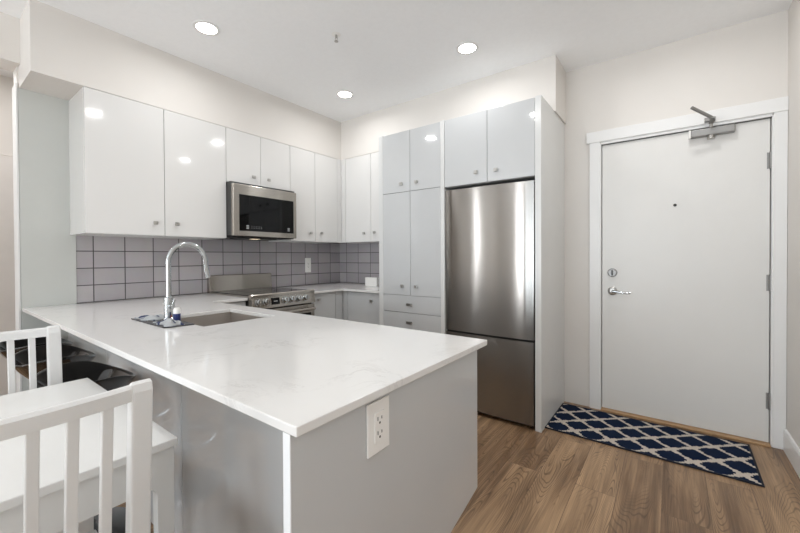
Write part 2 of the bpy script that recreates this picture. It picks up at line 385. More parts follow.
# left wall: kitchen stretch, header over the hall opening, living stretch with opening for an added window
OY0, OY1, OZ = -0.75, 0.412, 2.378
WY0, WY1, WZ0, WZ1 = -2.05, -1.62, 0.12, 2.2
mb = MB().box(XL-0.12, XL, OY1, YB, 0, ZC).box(XL-0.12, -3.20, OY0, OY1+0.0075, OZ-0.012, ZC)
mb.box(XL-0.12, XL, WY1, OY0, 0, ZC).box(XL-0.12, XL, WY0, WY1, 0, WZ0).box(XL-0.12, XL, WY0, WY1, WZ1, ZC).box(XL-0.12, XL, YR, WY0, 0, ZC)
struct('wall_left', mb, 'wall', 'off-white kitchen wall behind the range with opening at left', 'wall')
# rear wall (behind the camera) with openings for the added windows
RX = ((-2.54, -2.24), (-1.95, 0.35)); RZ0, RZ1 = 0.15, 2.35
mb = MB().box(-4.5, RX[0][0], YR-0.12, YR, 0, ZC).box(RX[0][1], RX[1][0], YR-0.12, YR, 0, ZC).box(RX[1][1], XR+0.12, YR-0.12, YR, 0, ZC)
for a, b in RX: mb.box(a, b, YR-0.12, YR, 0, RZ0).box(a, b, YR-0.12, YR, RZ1, ZC)
struct('wall_rear', mb, 'wall', 'off-white living room wall with added tall windows behind the viewer', 'wall')
def window(name, x0, x1, label, n):
    t = thing(name, ((x0+x1)/2, YR-0.06, RZ0), label, 'window', kind='structure')
    f = MB(); d = 0.05
    f.box(x0, x0+d, YR-0.1, YR-0.02, RZ0, RZ1).box(x1-d, x1, YR-0.1, YR-0.02, RZ0, RZ1).box(x0+d, x1-d, YR-0.1, YR-0.02, RZ0, RZ0+d).box(x0+d, x1-d, YR-0.1, YR-0.02, RZ1-d, RZ1)
    for k in range(1, n):
        xm = x0+(x1-x0)*k/n; f.box(xm-0.03, xm+0.03, YR-0.1, YR-0.02, RZ0+d, RZ1-d)
    obj('window_frame', f, 'trim', t)
    obj('window_pane', MB().box(x0+d, x1-d, YR-0.064, YR-0.06, RZ0+d, RZ1-d), 'glass', t)
window('added_window_1', *RX[0], 'added narrow tall window behind the viewer, mirrored in the fridge', 1)  # unseen window, added for a reflected strip on the fridge
window('added_window_2', *RX[1], 'added wide window behind the viewer, a daylight source', 3)  # unseen window, added as a source of daylight for the room
def side_window(name, y0, y1, label):
    t = thing(name, (XL-0.06, (y0+y1)/2, WZ0), label, 'window', kind='structure'); f = MB(); d = 0.04
    f.box(XL-0.1, XL-0.02, y0, y0+d, WZ0, WZ1).box(XL-0.1, XL-0.02, y1-d, y1, WZ0, WZ1).box(XL-0.1, XL-0.02, y0+d, y1-d, WZ0, WZ0+d).box(XL-0.1, XL-0.02, y0+d, y1-d, WZ1-d, WZ1)
    obj('window_frame', f, 'trim', t); obj('window_pane', MB().box(XL-0.064, XL-0.06, y0+d, y1-d, WZ0+d, WZ1-d), 'glass', t)
side_window('added_window_3', WY0, WY1, 'added narrow side window behind the viewer, mirrored in the fridge')  # unseen window, added for the other strip on the fridge
# hall beyond the opening
HX = -4.3
struct('wall_hall', MB().box(HX-0.1, HX, -1.6, 1.6, 0, ZC), 'wall', 'warm white hall wall seen through opening at far left', 'wall')
struct('wall_hall_end', MB().box(HX, XL-0.12, 1.5, 1.6, 0, ZC).box(HX, XL-0.12, -1.6, -1.5, 0, ZC), 'wall', 'end walls of the small hall', 'wall')
t = thing('door_2', (HX, 0.1, 0), 'beige flat hall door at the far left edge', 'door', kind='structure')
obj('door_slab', MB().box(HX+0.002, HX+0.035, -0.28, 0.537, 0.01, 1.995, 0.002), 'halldoor', t)
obj('door_frame', MB().box(HX+0.001, HX+0.012, 0.545, 0.60, 0, 2.06).box(HX+0.001, HX+0.012, -0.35, -0.288, 0, 2.06).box(HX+0.001, HX+0.012, -0.288, 0.545, 2.003, 2.06), 'wall', t)
# soffits over the cabinets
struct('soffit_left', MB().box(XL, XS, 0.42, YB, ZS, ZC), 'wall', 'long boxed soffit over the white wall cabinets', 'soffit')
struct('soffit_back', MB().box(XS, -0.68, YS, YB, ZS, ZC), 'wall', 'boxed soffit over the tall grey cabinets', 'soffit')
# tiled backsplash
struct('backsplash_left', MB().box(XL, XL+0.008, 0.68, YB, 0.866, 1.345), 'tile_left', 'grey stacked tiles behind the faucet and range', 'backsplash')
struct('backsplash_back', MB().box(XL+0.008, -2.092, YB-0.008, YB, 0.866, 1.345), 'tile_back', 'short return of grey tiles beside the pantry cabinet', 'backsplash')
# gable panel over the wall at the left end of the run and the opening's trim
struct('trim_1', MB().box(XL, XL+0.012, 0.414, 0.679, 0, ZS), 'matte', 'plain grey gable panel left of the tiles', 'panel')
struct('trim_2', MB().box(XL-0.125, XL+0.013, 0.405, 0.412, 0, ZS+0.03), 'trim', 'white vertical trim at the edge of the hall opening', 'trim')
# baseboards
def base_prof(o=0): return [(0, 0), (0.014, 0), (0.014, 0.115), (0.009, 0.128), (0, 0.13)]
struct('baseboard_right', MB().prism([(XR-a, b) for a, b in base_prof()], 'y', YR+0.01, YB-0.02), 'trim', 'white baseboard along the right wall', 'baseboard')

# ------------------------------------------------------------------ entry door
t = thing('door_1', (0.03, YB, 0), 'white flush entry door with lever, deadbolt and closer', 'door', kind='structure')
s = obj('door_slab', MB().box(-0.426, 0.484, YB+0.012, YB+0.056, 0.014, 2.013, 0.0015), 'door', t)
obj('casing', MB().box(-0.508, -0.436, YB-0.018, YB, 0, 2.036, 0.002).box(0.496, 0.5545, YB-0.018, YB, 0, 2.036, 0.002).box(-0.528, 0.5552, YB-0.024, YB, 2.036, 2.118, 0.002), 'trim', t)
obj('door_frame', MB().box(-0.436, -0.4305, YB-0.012, YB+0.1, 0, 2.022).box(0.489, 0.496, YB-0.012, YB+0.1, 0, 2.022).box(-0.4305, 0.489, YB-0.012, YB+0.1, 2.018, 2.036).box(-0.4305, 0.489, YB+0.06, YB+0.1, 0, 2.018), 'trim', t)
obj('weather_strip', MB().box(-0.4305, 0.489, YB+0.004, YB+0.03, 2.0135, 2.018), 'steel_dark', t)
obj('threshold', MB().box(-0.430, 0.489, YB-0.03, YB+0.06, 0.0, 0.012, 0.003), 'thresh', t)
for z in (1.755, 1.003, 0.272):
    h = MB().box(0.470, 0.4835, YB+0.0105, YB+0.0135, z-0.05, z+0.05)
    h.lathe([(0.0075, -0.052), (0.0075, 0.052)], (0.487, YB+0.0045, z), 'z', 14)
    for k in (-0.017, 0.017): h.lathe([(0.0085, k-0.0012), (0.0085, k+0.0012)], (0.487, YB+0.0045, z), 'z', 14)
    obj('hinge', h, 'closer', t)
# lever handle
hx, hz = -0.357, 0.910
lv = obj('door_handle', MB().lathe([(0.0, 0.0), (0.0315, 0.0), (0.0315, -0.008), (0.027, -0.012), (0.012, -0.013), (0.0105, -0.045), (0.0, -0.045)], (hx, YB+0.012, hz), 'y', 28), 'nickel', t)
obj('lever', MB().tube([(hx, YB-0.036, hz), (hx+0.02, YB-0.038, hz-0.001), (hx+0.06, YB-0.038, hz-0.007), (hx+0.095, YB-0.036, hz-0.010), (hx+0.118, YB-0.034, hz-0.010)], [0.010, 0.0095, 0.008, 0.007, 0.005]), 'chrome', lv)
db = obj('deadbolt', MB().lathe([(0.0, 0.0), (0.0325, 0.0), (0.0315, -0.010), (0.026, -0.016), (0.0, -0.016)], (-0.358, YB+0.012, 1.047), 'y', 28), 'closer', t)
obj('thumb_turn', MB().box(-0.362, -0.354, YB-0.020, YB-0.004, 1.028, 1.066, 0.003), 'steel_dark', db)
obj('peephole', MB().lathe([(0.0, 0.0), (0.010, 0.0), (0.009, -0.004), (0.0, -0.004)], (0.018, YB+0.012, 1.522), 'y', 20), 'slot', t)
# overhead closer
cl = obj('door_closer', MB().box(0.100, 0.322, YB-0.036, YB+0.012, 1.957, 2.005, 0.006), 'closer', t)
obj('end_cap', MB().box(0.090, 0.101, YB-0.037, YB+0.012, 1.955, 2.007, 0.003), 'plate', cl)
obj('spindle', MB().lathe([(0.02, -0.020), (0.02, 0.0), (0.012, 0.0), (0.012, 0.008)], (0.205, YB-0.012, 1.957), 'z', 20).lathe([(0.009, 0), (0.009, 0.035)], (0.205, YB-0.012, 2.005), 'z', 16), 'nickel', cl)
obj('closer_arm', MB().box(0.193, 0.217, YB-0.14, YB+0.0, 2.034, 2.042, 0.002).tube([(0.203, YB-0.13, 2.038), (0.098, YB-0.20, 2.105)], 0.010, 8).box(0.17, 0.225, YB-0.06, YB-0.024, 2.042, 2.066, 0.003), 'closer', t)

# ------------------------------------------------------------------ cabinets
def knob_L(mb, x, y, z, s=0.0135):      # knob on a front facing +X
    return mb.box(x+0.012, x+0.024, y-s, y+s, z-s*0.9, z+s*0.9, 0.003).lathe([(0.005, 0), (0.005, 0.013)], (x, y, z), 'x', 12)
def knob_B(mb, x, y, z, s=0.0135):      # knob on a front facing -Y
    return mb.box(x-s, x+s, y-0.024, y-0.012, z-s*0.9, z+s*0.9, 0.003).lathe([(0.005, -0.013), (0.005, 0)], (x, y, z), 'y', 12)
DT = 0.018; G = 0.0018
def doors_L(t, xf, doors, m, knobs):   # doors facing +X; doors (y0,y1,z0,z1); knobs (y,z)
    for (y0, y1, z0, z1), k in zip(doors, knobs):
        d = obj('door', MB().box(xf-DT, xf, y0+G, y1-G, z0+G, z1-G, 0.0012), m, t)
        if k: obj('knob', knob_L(MB(), xf, *k), 'nickel', d)
def doors_B(t, yf, doors, m, knobs, name='door'):
    for (x0, x1, z0, z1), k in zip(doors, knobs):
        d = obj(name, MB().box(x0+G, x1-G, yf, yf+DT, z0+G, z1-G, 0.0012), m, t)
        if k: obj('knob', knob_B(MB(), k[0], yf, k[1]), 'nickel', d)
ZU = 1.330
# white wall cabinets on the range wall
def wall_cab(y0, y1, z0, split, knobs, label, off=0.0006):
    t = thing('wall_cabinet', (XL, (y0+y1)/2, z0), label, 'cabinet', 'white wall cabinets')
    obj('carcass', MB().box(XL+0.009, XS-DT-0.002, y0+off, y1-0.0006, z0, ZS-0.001), 'carcass_w', t)
    ds = [(y0, split, z0, ZS-0.001), (split, y1, z0, ZS-0.001)]
    doors_L(t, XS, ds, 'white_gloss', knobs)
    return t
t = wall_cab(0.650, 1.5405, ZU, 1.091, [(1.028, 1.418), (1.165, 1.420)], 'long white double wall cabinet above the faucet, nearest the gable panel', 0.0185)
obj('side_panel', MB().box(XL+0.013, XS-DT-0.001, 0.650, 0.668, ZU, ZS-0.001), 'white_gloss', t)
wall_cab(1.5415, 2.1585, 1.790, 1.851, [(1.777, 1.865), (1.922, 1.862)], 'short white double wall cabinet right above the microwave')
t = wall_cab(2.1595, 2.765, ZU, 2.459, [(2.391, 1.415), (2.530, 1.420)], 'white double wall cabinet right of the microwave')
obj('filler', MB().box(XS-0.02, XS-0.001, 2.766, YS-0.001, ZU, ZS-0.001), 'white_gloss', t)
# white wall cabinet on the back wall, next to the pantry
t = thing('wall_cabinet', (-2.46, YB, ZU), 'white double wall cabinet in the corner beside the tall grey pantry', 'cabinet', 'white wall cabinets')
obj('carcass', MB().box(XS+0.002, -2.093, YS+DT+0.002, YB-0.009, ZU, ZS-0.001), 'carcass_w', t)
doors_B(t, YS, [(-2.832, -2.470, ZU, ZS-0.001), (-2.470, -2.110, ZU, ZS-0.001)], 'white_gloss', [(-2.556, 1.418), (-2.413, 1.422)])
obj('filler', MB().box(XS+0.001, -2.834, YS, YS+0.018, ZU, ZS-0.001), 'white_gloss', t)

# tall grey pantry
YT = 2.5
t = thing('pantry_cabinet', (-1.76, YB, 0), 'tall grey gloss pantry cabinet with doors over drawers, left of the fridge', 'cabinet')
obj('side_panel', MB().box(-2.0915, -2.045, YT+0.002, YB-0.001, 0, 2.238), 'grey_edge', t)
obj('side_panel', MB().box(-1.4585, -1.424, YT-0.002, YB-0.001, 0, 2.238), 'grey_edge', t)
obj('carcass', MB().box(-2.0445, -1.459, YT+DT+0.002, YB-0.001, 0.1, 2.236).box(-2.0445, -1.459, YT+0.06, YB-0.1, 0, 0.1), 'carcass', t)
XM = -1.752
doors_B(t, YT, [(-2.045, XM, 1.722, 2.234), (XM, -1.459, 1.722, 2.234), (-2.045, XM, 0.848, 1.722), (XM, -1.459, 0.848, 1.722)], 'grey_gloss',
        [(-1.834, 1.790), (-1.681, 1.788), (-1.829, 0.926), (-1.686, 0.928)])
for z0, z1 in ((0.702, 0.848), (0.545, 0.702), (0.105, 0.545)):
    d = obj('drawer', MB().box(-2.045+G, -1.459-G, YT, YT+DT, z0+G, z1-G, 0.0012), 'grey_gloss', t)
    zc = (z0+z1)/2
    obj('pull', MB().box(-1.784, -1.729, YT-0.024, YT-0.014, zc-0.012, zc+0.012, 0.004).box(-1.774, -1.766, YT-0.015, YT, zc-0.006, zc+0.006).box(-1.747, -1.739, YT-0.015, YT, zc-0.006, zc+0.006), 'nickel', d)
# cabinet over the fridge
t = thing('fridge_top_cabinet', (-1.075, YB, 1.71), 'grey double cabinet above the stainless fridge', 'cabinet')
obj('carcass', MB().box(-1.4235, -0.733, YT+DT+0.002, YB-0.001, 1.712, 2.236), 'carcass', t)
doors_B(t, YT, [(-1.4235, -1.071, 1.712, 2.234), (-1.071, -0.733, 1.712, 2.234)], 'grey_gloss', [(-1.154, 1.792), (-1.002, 1.788)])
tag(obj('end_panel', MB().box(-0.732, -0.692, YT-0.004, YB-0.001, 0, 2.238, 0.001), 'grey_edge', org=(-0.712, YB, 0)), 'tall pale grey end panel on the right side of the fridge', 'panel')

# base cabinets round the corner
t = thing('base_cabinet', (XL, 2.5, 0), 'low grey cabinet under the counter right beside the range', 'cabinet', 'low grey cabinets around the corner')
obj('carcass', MB().box(XL+0.001, -2.622, 2.159, 2.60, 0.1, 0.842).box(XL+0.001, -2.68, 2.159, 2.60, 0, 0.1), 'carcass', t)
doors_L(t, -2.60, [(2.160, 2.452, 0.105, 0.838)], 'grey_gloss', [(2.232, 0.786)])
obj('filler', MB().box(-2.618, -2.600, 2.455, 2.545, 0.105, 0.838), 'grey_gloss', t)
t = thing('base_cabinet', (-2.4, YB, 0), 'low grey cabinet in the corner, tight beside the tall pantry', 'cabinet', 'low grey cabinets around the corner')
obj('carcass', MB().box(XL+0.001, -2.093, 2.60+0.001, YB-0.001, 0.1, 0.842).box(XL+0.05, -2.093, 2.63, YB-0.05, 0, 0.1), 'carcass', t)
doors_B(t, 2.55, [(-2.535, -2.094, 0.105, 0.838)], 'grey_gloss', [(-2.222, 0.766)])
obj('filler', MB().box(-2.597, -2.538, 2.55, 2.568, 0.105, 0.838), 'grey_gloss', t)
t = thing('base_cabinet', (XL, 1.4, 0), 'narrow low grey cabinet squeezed between range and peninsula', 'cabinet', 'low grey cabinets around the corner')
obj('carcass', MB().box(XL+0.013, -2.642, 1.285, 1.543, 0.1, 0.842).box(XL+0.013, -2.70, 1.285, 1.543, 0, 0.1), 'carcass', t)
doors_L(t, -2.622, [(1.290, 1.541, 0.105, 0.838)], 'grey_gloss', [None])

# ------------------------------------------------------------------ peninsula
ZT, TH = 0.865, 0.020
t = thing('peninsula_cabinet', (-1.6, 0.9, 0), 'grey gloss peninsula cabinet under the white counter, with outlet on its end', 'cabinet')
obj('end_panel', MB().prism([(0.422, 0.0), (0.422, 0.844), (1.236, 0.844), (1.236, 0.328), (1.036, 0.284), (0.80, 0.232), (0.70, 0.0)], 'x', -0.590, -0.570), 'grey_gloss', t)
obj('edge_strip', MB().box(-0.5905, -0.5695, 0.4195, 0.422, 0.0, 0.844), 'white_edge', t, label='white edge band')
for a, b in ((XL+0.013, -2.436), (-2.434, -1.536), (-1.534, -0.5915)):
    obj('back_panel', MB().box(a, b, 0.630, 0.648, 0.0, 0.844, 0.001), 'grey_gloss', t)
obj('carcass', MB().box(-2.60, -0.85, 0.66, 0.68, 0.1, 0.842).box(-2.60, -0.85, 0.68, 1.20, 0.1, 0.118).box(-0.868, -0.85, 0.68, 1.20, 0.118, 0.842).box(-2.60, -0.85, 0.70, 1.14, 0, 0.1).box(-0.849, -0.592, 0.66, 1.20, 0.345, 0.363).box(-0.849, -0.592, 0.66, 0.678, 0.363, 0.842), 'carcass', t)
for x0, x1 in ((-2.55, -2.13), (-2.13, -1.70), (-1.70, -1.28), (-1.28, -0.86)):
    d = obj('door', MB().box(x0+G, x1-G, 1.202, 1.22, 0.105, 0.838, 0.0012), 'grey_gloss', t)
    obj('knob', MB().box(x1-0.06, x1-0.038, 1.232, 1.244, 0.76, 0.78, 0.003).lathe([(0.005, 0), (0.005, 0.013)], (x1-0.049, 1.22, 0.77), 'y', 12), 'nickel', d)
obj('filler', MB().box(-0.856, -0.592, 1.202, 1.22, 0.365, 0.838), 'grey_gloss', t)

# countertop: L-shaped slab with the sink cut out
SX0, SX1, SY0, SY1 = -2.14, -1.687, 0.788, 1.155
mb = MB()
CX1, CY0, CY1, CXF = -0.548, 0.418, 1.278, -2.600
z0, z1 = ZT-TH, ZT
pieces = [(XL+0.013, SX0, CY0, CY1), (SX1, CX1, CY0, CY1), (SX0, SX1, CY0, SY0), (SX0, SX1, SY1, CY1), (XL+0.009, CXF, CY1, 1.544)]
vd = {}
xs = sorted({XL+0.013, SX0, SX1, CX1, CXF}); ys = [CY0, SY0, SY1, CY1, 1.544]
def cell(x0, x1, y0, y1):
    if x1 <= SX1+1e-6 and x0 >= SX0-1e-6 and y0 >= SY0-1e-6 and y1 <= SY1+1e-6: return False
    if y0 >= CY1-1e-6 and x0 >= CXF-1e-6: return False
    return True
bm = mb.bm
def vg(x, y, z):
    k = (round(x, 5), round(y, 5), round(z, 5))
    if k not in vd: vd[k] = bm.verts.new((x, y, z))
    return vd[k]
cells = {}
for i in range(len(xs)-1):
    for j in range(len(ys)-1): cells[i, j] = cell(xs[i], xs[i+1], ys[j], ys[j+1])
for (i, j), on in cells.items():
    if not on: continue
    a, b, c, d = xs[i], xs[i+1], ys[j], ys[j+1]
    bm.faces.new((vg(a, c, z1), vg(b, c, z1), vg(b, d, z1), vg(a, d, z1)))
    bm.faces.new((vg(a, c, z0), vg(a, d, z0), vg(b, d, z0), vg(b, c, z0)))
    for (ni, nj, p, q) in ((i-1, j, (a, d), (a, c)), (i+1, j, (b, c), (b, d)), (i, j-1, (a, c), (b, c)), (i, j+1, (b, d), (a, d))):
        if not cells.get((ni, nj), False):
            bm.faces.new((vg(*p, z1), vg(*p, z0), vg(*q, z0), vg(*q, z1)))
bmesh.ops.recalc_face_normals(bm, faces=bm.faces)
es = [e for e in bm.edges if len(e.link_faces) == 2 and e.calc_face_angle() > 0.5]
bmesh.ops.bevel(bm, geom=es, offset=0.0022, segments=2, affect='EDGES', profile=0.5)
tag(obj('countertop', mb, 'quartz', org=(-1.6, 0.85, z0)), 'large white quartz counter on the peninsula, with the sink cut into it', 'countertop')
mb = MB().prism([(XL+0.009, 2.160), (-2.565, 2.160), (-2.565, 2.515), (-2.093, 2.515), (-2.093, YB-0.009), (XL+0.009, YB-0.009)], 'z', z0, z1, 0.002)
tag(obj('countertop', mb, 'quartz', org=(-2.8, 2.8, z0)), 'small white quartz counter in the corner right of the range', 'countertop')
# sink
mb = MB(); zb = 0.66; e = 0.006
bm = mb.bm
def quad(*p): bm.faces.new([bm.verts.new(q) for q in p])
ox0, ox1, oy0, oy1 = SX0-e, SX1+e, SY0-e, SY1+e
mb.box(ox0-0.004, ox0, oy0, oy1, zb, z0-0.001).box(ox1, ox1+0.004, oy0, oy1, zb, z0-0.001).box(ox0, ox1, oy0-0.004, oy0, zb, z0-0.001).box(ox0, ox1, oy1, oy1+0.004, zb, z0-0.001).box(ox0-0.004, ox1+0.004, oy0-0.004, oy1+0.004, zb-0.005, zb)
t = tag(obj('sink', mb, 'sink', org=((SX0+SX1)/2, (SY0+SY1)/2, zb)), 'stainless undermount sink in the white peninsula counter', 'sink')
ORG[t.name] = Vector(((SX0+SX1)/2, (SY0+SY1)/2, zb))
obj('drain', MB().lathe([(0.0, 0.0), (0.04, 0.0), (0.04, 0.003), (0.032, 0.004), (0.0, 0.002)], ((SX0+SX1)/2, (SY0+SY1)/2, zb), 'z', 24), 'chrome', t)
# faucet
fx, fy = -1.97, 0.755
t = thing('faucet', (fx, fy, ZT), 'tall chrome gooseneck faucet standing over the sink', 'faucet')
obj('base', MB().lathe([(0.0, 0.006), (0.027, 0.006), (0.027, 0.012), (0.0205, 0.018), (0.0205, 0.115), (0.0165, 0.12), (0.0, 0.12)], (fx, fy, ZT), 'z', 28), 'chrome', t)
pts = [(fx, fy, ZT+0.10), (fx, fy, ZT+0.20), (fx, fy, 1.155)]
R_ = 0.0885
for k in range(1, 15):
    a = PI - k*(PI*0.93)/14; pts.append((fx, fy+R_+R_*math.cos(a), 1.155+R_*math.sin(a)))
pts += [(fx, fy+2*R_+0.004, 1.115)]
obj('neck', MB().tube(pts, 0.0122, 18), 'chrome', t)
obj('spray_head', MB().tube([(fx, fy+2*R_+0.003, 1.125), (fx, fy+2*R_+0.008, 1.095), (fx, fy+2*R_+0.012, 1.068)], [0.0128, 0.0132, 0.0120], 18), 'chrome', t)
obj('handle', MB().tube([(fx+0.018, fy, ZT+0.075), (fx+0.045, fy, ZT+0.078)], 0.011, 14).tube([(fx+0.042, fy, ZT+0.078), (fx+0.052, fy+0.005, ZT+0.11)], [0.006, 0.005], 10), 'chrome', t)
# drip mat and cloths
zc = ZT
hole = MB().prism([(-2.185, 0.665), (-1.79, 0.665), (-1.765, 0.783), (-2.16, 0.785)], 'z', ZT+0.0004, ZT+0.0055, 0.001)
tag(obj('drip_mat', hole, 'tray', org=(-1.97, 0.74, ZT)), 'thin dark grey mat on the counter around the faucet', 'mat')
def cloth(x0, x1, y0, y1, seed, hgt, label):
    rnd = random.Random(seed); mb = MB(); bm = mb.bm; nx, ny = 26, 14
    ph = [rnd.uniform(0, 6) for _ in range(6)]
    V = [[None]*(ny+1) for _ in range(nx+1)]; W = [[None]*(ny+1) for _ in range(nx+1)]
    for i in range(nx+1):
        for j in range(ny+1):
            u, v = i/nx, j/ny
            edge = min(1, 5*min(u, 1-u)+0.15)*min(1, 5*min(v, 1-v)+0.15)
            h = 0.5+0.25*math.sin(7*u+ph[0]+3*v)+0.25*math.sin(11*v+ph[1]+2*u)+0.18*math.sin(17*u+ph[2]-6*v)
            z = ZT+0.0065+max(0.0, h)*hgt*edge
            x = x0+(x1-x0)*u+0.008*math.sin(9*v+ph[3]); y = y0+(y1-y0)*v+0.006*math.sin(12*u+ph[4])
            V[i][j] = bm.verts.new((x, y, z+0.004)); W[i][j] = bm.verts.new((x, y, ZT+0.0062))
    fs = []
    for i in range(nx):
        for j in range(ny):
            fs.append(bm.faces.new((V[i][j], V[i+1][j], V[i+1][j+1], V[i][j+1]))); fs.append(bm.faces.new((W[i][j], W[i][j+1], W[i+1][j+1], W[i+1][j])))
    B = [(i, 0) for i in range(nx)]+[(nx, j) for j in range(ny)]+[(i, ny) for i in range(nx, 0, -1)]+[(0, j) for j in range(ny, 0, -1)]
    for k in range(len(B)):
        a, b = B[k], B[(k+1) % len(B)]
        fs.append(bm.faces.new((W[a[0]][a[1]], W[b[0]][b[1]], V[b[0]][b[1]], V[a[0]][a[1]])))
    bmesh.ops.recalc_face_normals(bm, faces=fs)
    for f in fs: f.smooth = True
    return tag(obj('dish_cloth', mb, 'cloth', org=((x0+x1)/2, (y0+y1)/2, ZT+0.006)), label, 'cloth', 'cloths on the drip mat')
cloth(-2.155, -2.005, 0.675, 0.778, 3, 0.016, 'crumpled grey and navy cloth on the mat, left of the faucet')
cloth(-1.93, -1.775, 0.675, 0.745, 9, 0.020, 'crumpled grey and navy cloth on the mat, between faucet and sink')
t = thing('soap_bottle', (-1.905, 0.765, ZT+0.0058), 'small navy bottle with white cap just right of the faucet', 'bottle')
obj('body', MB().lathe([(0.0, 0.001), (0.015, 0.001), (0.016, 0.006), (0.016, 0.036), (0.0, 0.037)], (-1.905, 0.765, ZT+0.0058), 'z', 20), 'blue', t)
obj('cap', MB().lathe([(0.0, 0.037), (0.016, 0.037), (0.0155, 0.055), (0.011, 0.064), (0.0, 0.065)], (-1.905, 0.765, ZT+0.0058), 'z', 20), 'plate', t)
t = thing('soap_pump', (-2.175, 0.822, ZT), 'small metal soap pump on the counter left of the faucet', 'soap pump')
obj('body', MB().lathe([(0.0, 0.0005), (0.016, 0.0005), (0.016, 0.006), (0.010, 0.010), (0.009, 0.038), (0.0, 0.039)], (-2.175, 0.822, ZT), 'z', 18), 'nickel', t)
obj('spout', MB().tube([(-2.175, 0.822, ZT+0.037), (-2.175, 0.822, ZT+0.058), (-2.175, 0.85, ZT+0.066)], 0.0055, 10).tube([(-2.175, 0.822, ZT+0.052), (-2.188, 0.812, ZT+0.066)], 0.005, 10), 'nickel', t)
tag(obj('cap', MB().lathe([(0.0, 0.0), (0.011, 0.0), (0.012, 0.010), (0.009, 0.022), (0.0, 0.023)], (-1.935, 0.772, ZT+0.0058), 'z', 16), 'red', org=(-1.935, 0.772, ZT+0.0058)), 'tiny dull red stopper between faucet and navy bottle', 'stopper')

# ------------------------------------------------------------------ outlets
def outlet(loc, axis, label, group=None, wd=0.081, ht=0.125):
    t = thing('power_outlet', loc, label, 'outlet', group)
    x, y, z = loc
    def bx(u0, u1, v0, v1, d0, d1, bev=0):
        return MB().box(x+d0, x+d1, y+u0, y+u1, z+v0, z+v1, bev)
    obj('cover_plate', bx(-wd/2, wd/2, 0, ht, 0.0004, 0.006, 0.002), 'plate', t)
    obj('socket_insert', bx(-0.0175, 0.0175, ht/2-0.036, ht/2+0.036, 0.006, 0.0085, 0.0008), 'plate', t)
    for v in (ht/2-0.017, ht/2+0.017):
        g = bx(-0.0085, -0.0060, v-0.001, v+0.008, 0.0080, 0.0089)
        g.box(x+0.0080, x+0.0089, y+0.0060, y+0.0085, z+v, z+v+0.007).box(x+0.0080, x+0.0089, y-0.0025, y+0.0025, z+v-0.010, z+v-0.005)
        obj('slots', g, 'slot', t)
    return t
outlet((-0.570, 0.671, 0.705), 'x', 'white double power outlet on the grey end of the peninsula')
outlet((XL+0.008, 2.652, 1.005), 'x', 'white power outlet on the grey tiles right of the range', wd=0.078, ht=0.16)
tag(obj('white_box', MB().box(-2.605, -2.445, 2.88, 2.92, ZT+0.0005, 0.958, 0.004), 'plate', org=(-2.52, 2.9, ZT)), 'small white box standing on the corner counter beside the pantry', 'box')

# ------------------------------------------------------------------ range
RY0, RY1 = 1.5475, 2.1565; XF = -2.545
t = thing('range', (-2.9, 1.852, 0), 'stainless slide-in range with black glass cooktop', 'range')
obj('body', MB().box(-3.245, -2.60, RY0, RY1, 0.02, 0.862), 'steel_dark', t)
ck = obj('cooktop', MB().box(-3.19, -2.60, RY0+0.006, RY1-0.006, 0.8765, 0.882, 0.001), 'black_glass', t)
for (bx_, by_, br) in ((-2.76, 1.70, 0.085), (-2.76, 2.0, 0.10), (-3.05, 1.70, 0.075), (-3.05, 2.0, 0.075)):
    obj('burner_ring', MB().ring(br-0.003, br, 0.0, 0.0006, (bx_, by_, 0.8821)), 'burner', ck)
obj('top_frame', MB().box(-3.245, -2.60, RY0, RY1, 0.862, 0.8762).prism([(-2.60, 0.862), (-2.60, 0.884), (-2.566, 0.888), (-2.556, 0.880), (-2.556, 0.862)], 'y', RY0, RY1), 'steel_flat', t)
obj('backguard', MB().prism([(-3.247, 0.8765), (-3.192, 0.8765), (-3.205, 1.014), (-3.222, 1.020), (-3.247, 1.020)], 'y', RY0, RY1, 0.002), 'steel_flat', t)
cp = obj('control_panel', MB().prism([(-2.60, 0.776), (-2.60, 0.861), (-2.556, 0.861), (-2.540, 0.776)], 'y', RY0+0.001, RY1-0.001, 0.002), 'steel_flat', t)
kn = Vector((0.98, 0, 0.19)).normalized()
for ky in (1.597, 1.664, 1.840, 1.904, 1.975, 2.047):
    b0 = Vector((-2.551, ky, 0.824)); mb = MB()
    mb.tube([b0, b0+kn*0.008, b0+kn*0.0085, b0+kn*0.034, b0+kn*0.037], [0.028, 0.028, 0.0235, 0.022, 0.019], 24)
    k_ = obj('knob', mb, 'chrome', t)
    c_ = b0+kn*0.037
    obj('grip', MB().box(c_.x-0.002, c_.x+0.006, ky-0.0035, ky+0.0035, 0.814, 0.846, 0.0015), 'steel_flat', k_)
obj('display', MB().prism([(-2.549, 0.798), (-2.558, 0.850), (-2.5518, 0.851), (-2.5424, 0.798)], 'y', 1.713, 1.790), 'black_glass', t)
obj('display_mark', MB().box(-2.5480, -2.5460, 1.735, 1.768, 0.822, 0.8265), 'mark', t)
od = obj('oven_door', MB().box(-2.60, -2.552, RY0+0.003, RY1-0.003, 0.175, 0.762, 0.004), 'steel_flat', t)
obj('oven_window', MB().box(-2.553, -2.549, RY0+0.045, RY1-0.045, 0.30, 0.690, 0.002), 'black_glass', od)
obj('oven_handle', MB().tube([(-2.505, RY0+0.04, 0.728), (-2.505, RY1-0.04, 0.728)], 0.013, 16).box(-2.552, -2.500, RY0+0.055, RY0+0.075, 0.720, 0.736, 0.002).box(-2.552, -2.500, RY1-0.075, RY1-0.055, 0.720, 0.736, 0.002), 'steel_flat', od)
obj('drawer', MB().box(-2.60, -2.555, RY0+0.003, RY1-0.003, 0.05, 0.168, 0.003), 'steel_flat', t)

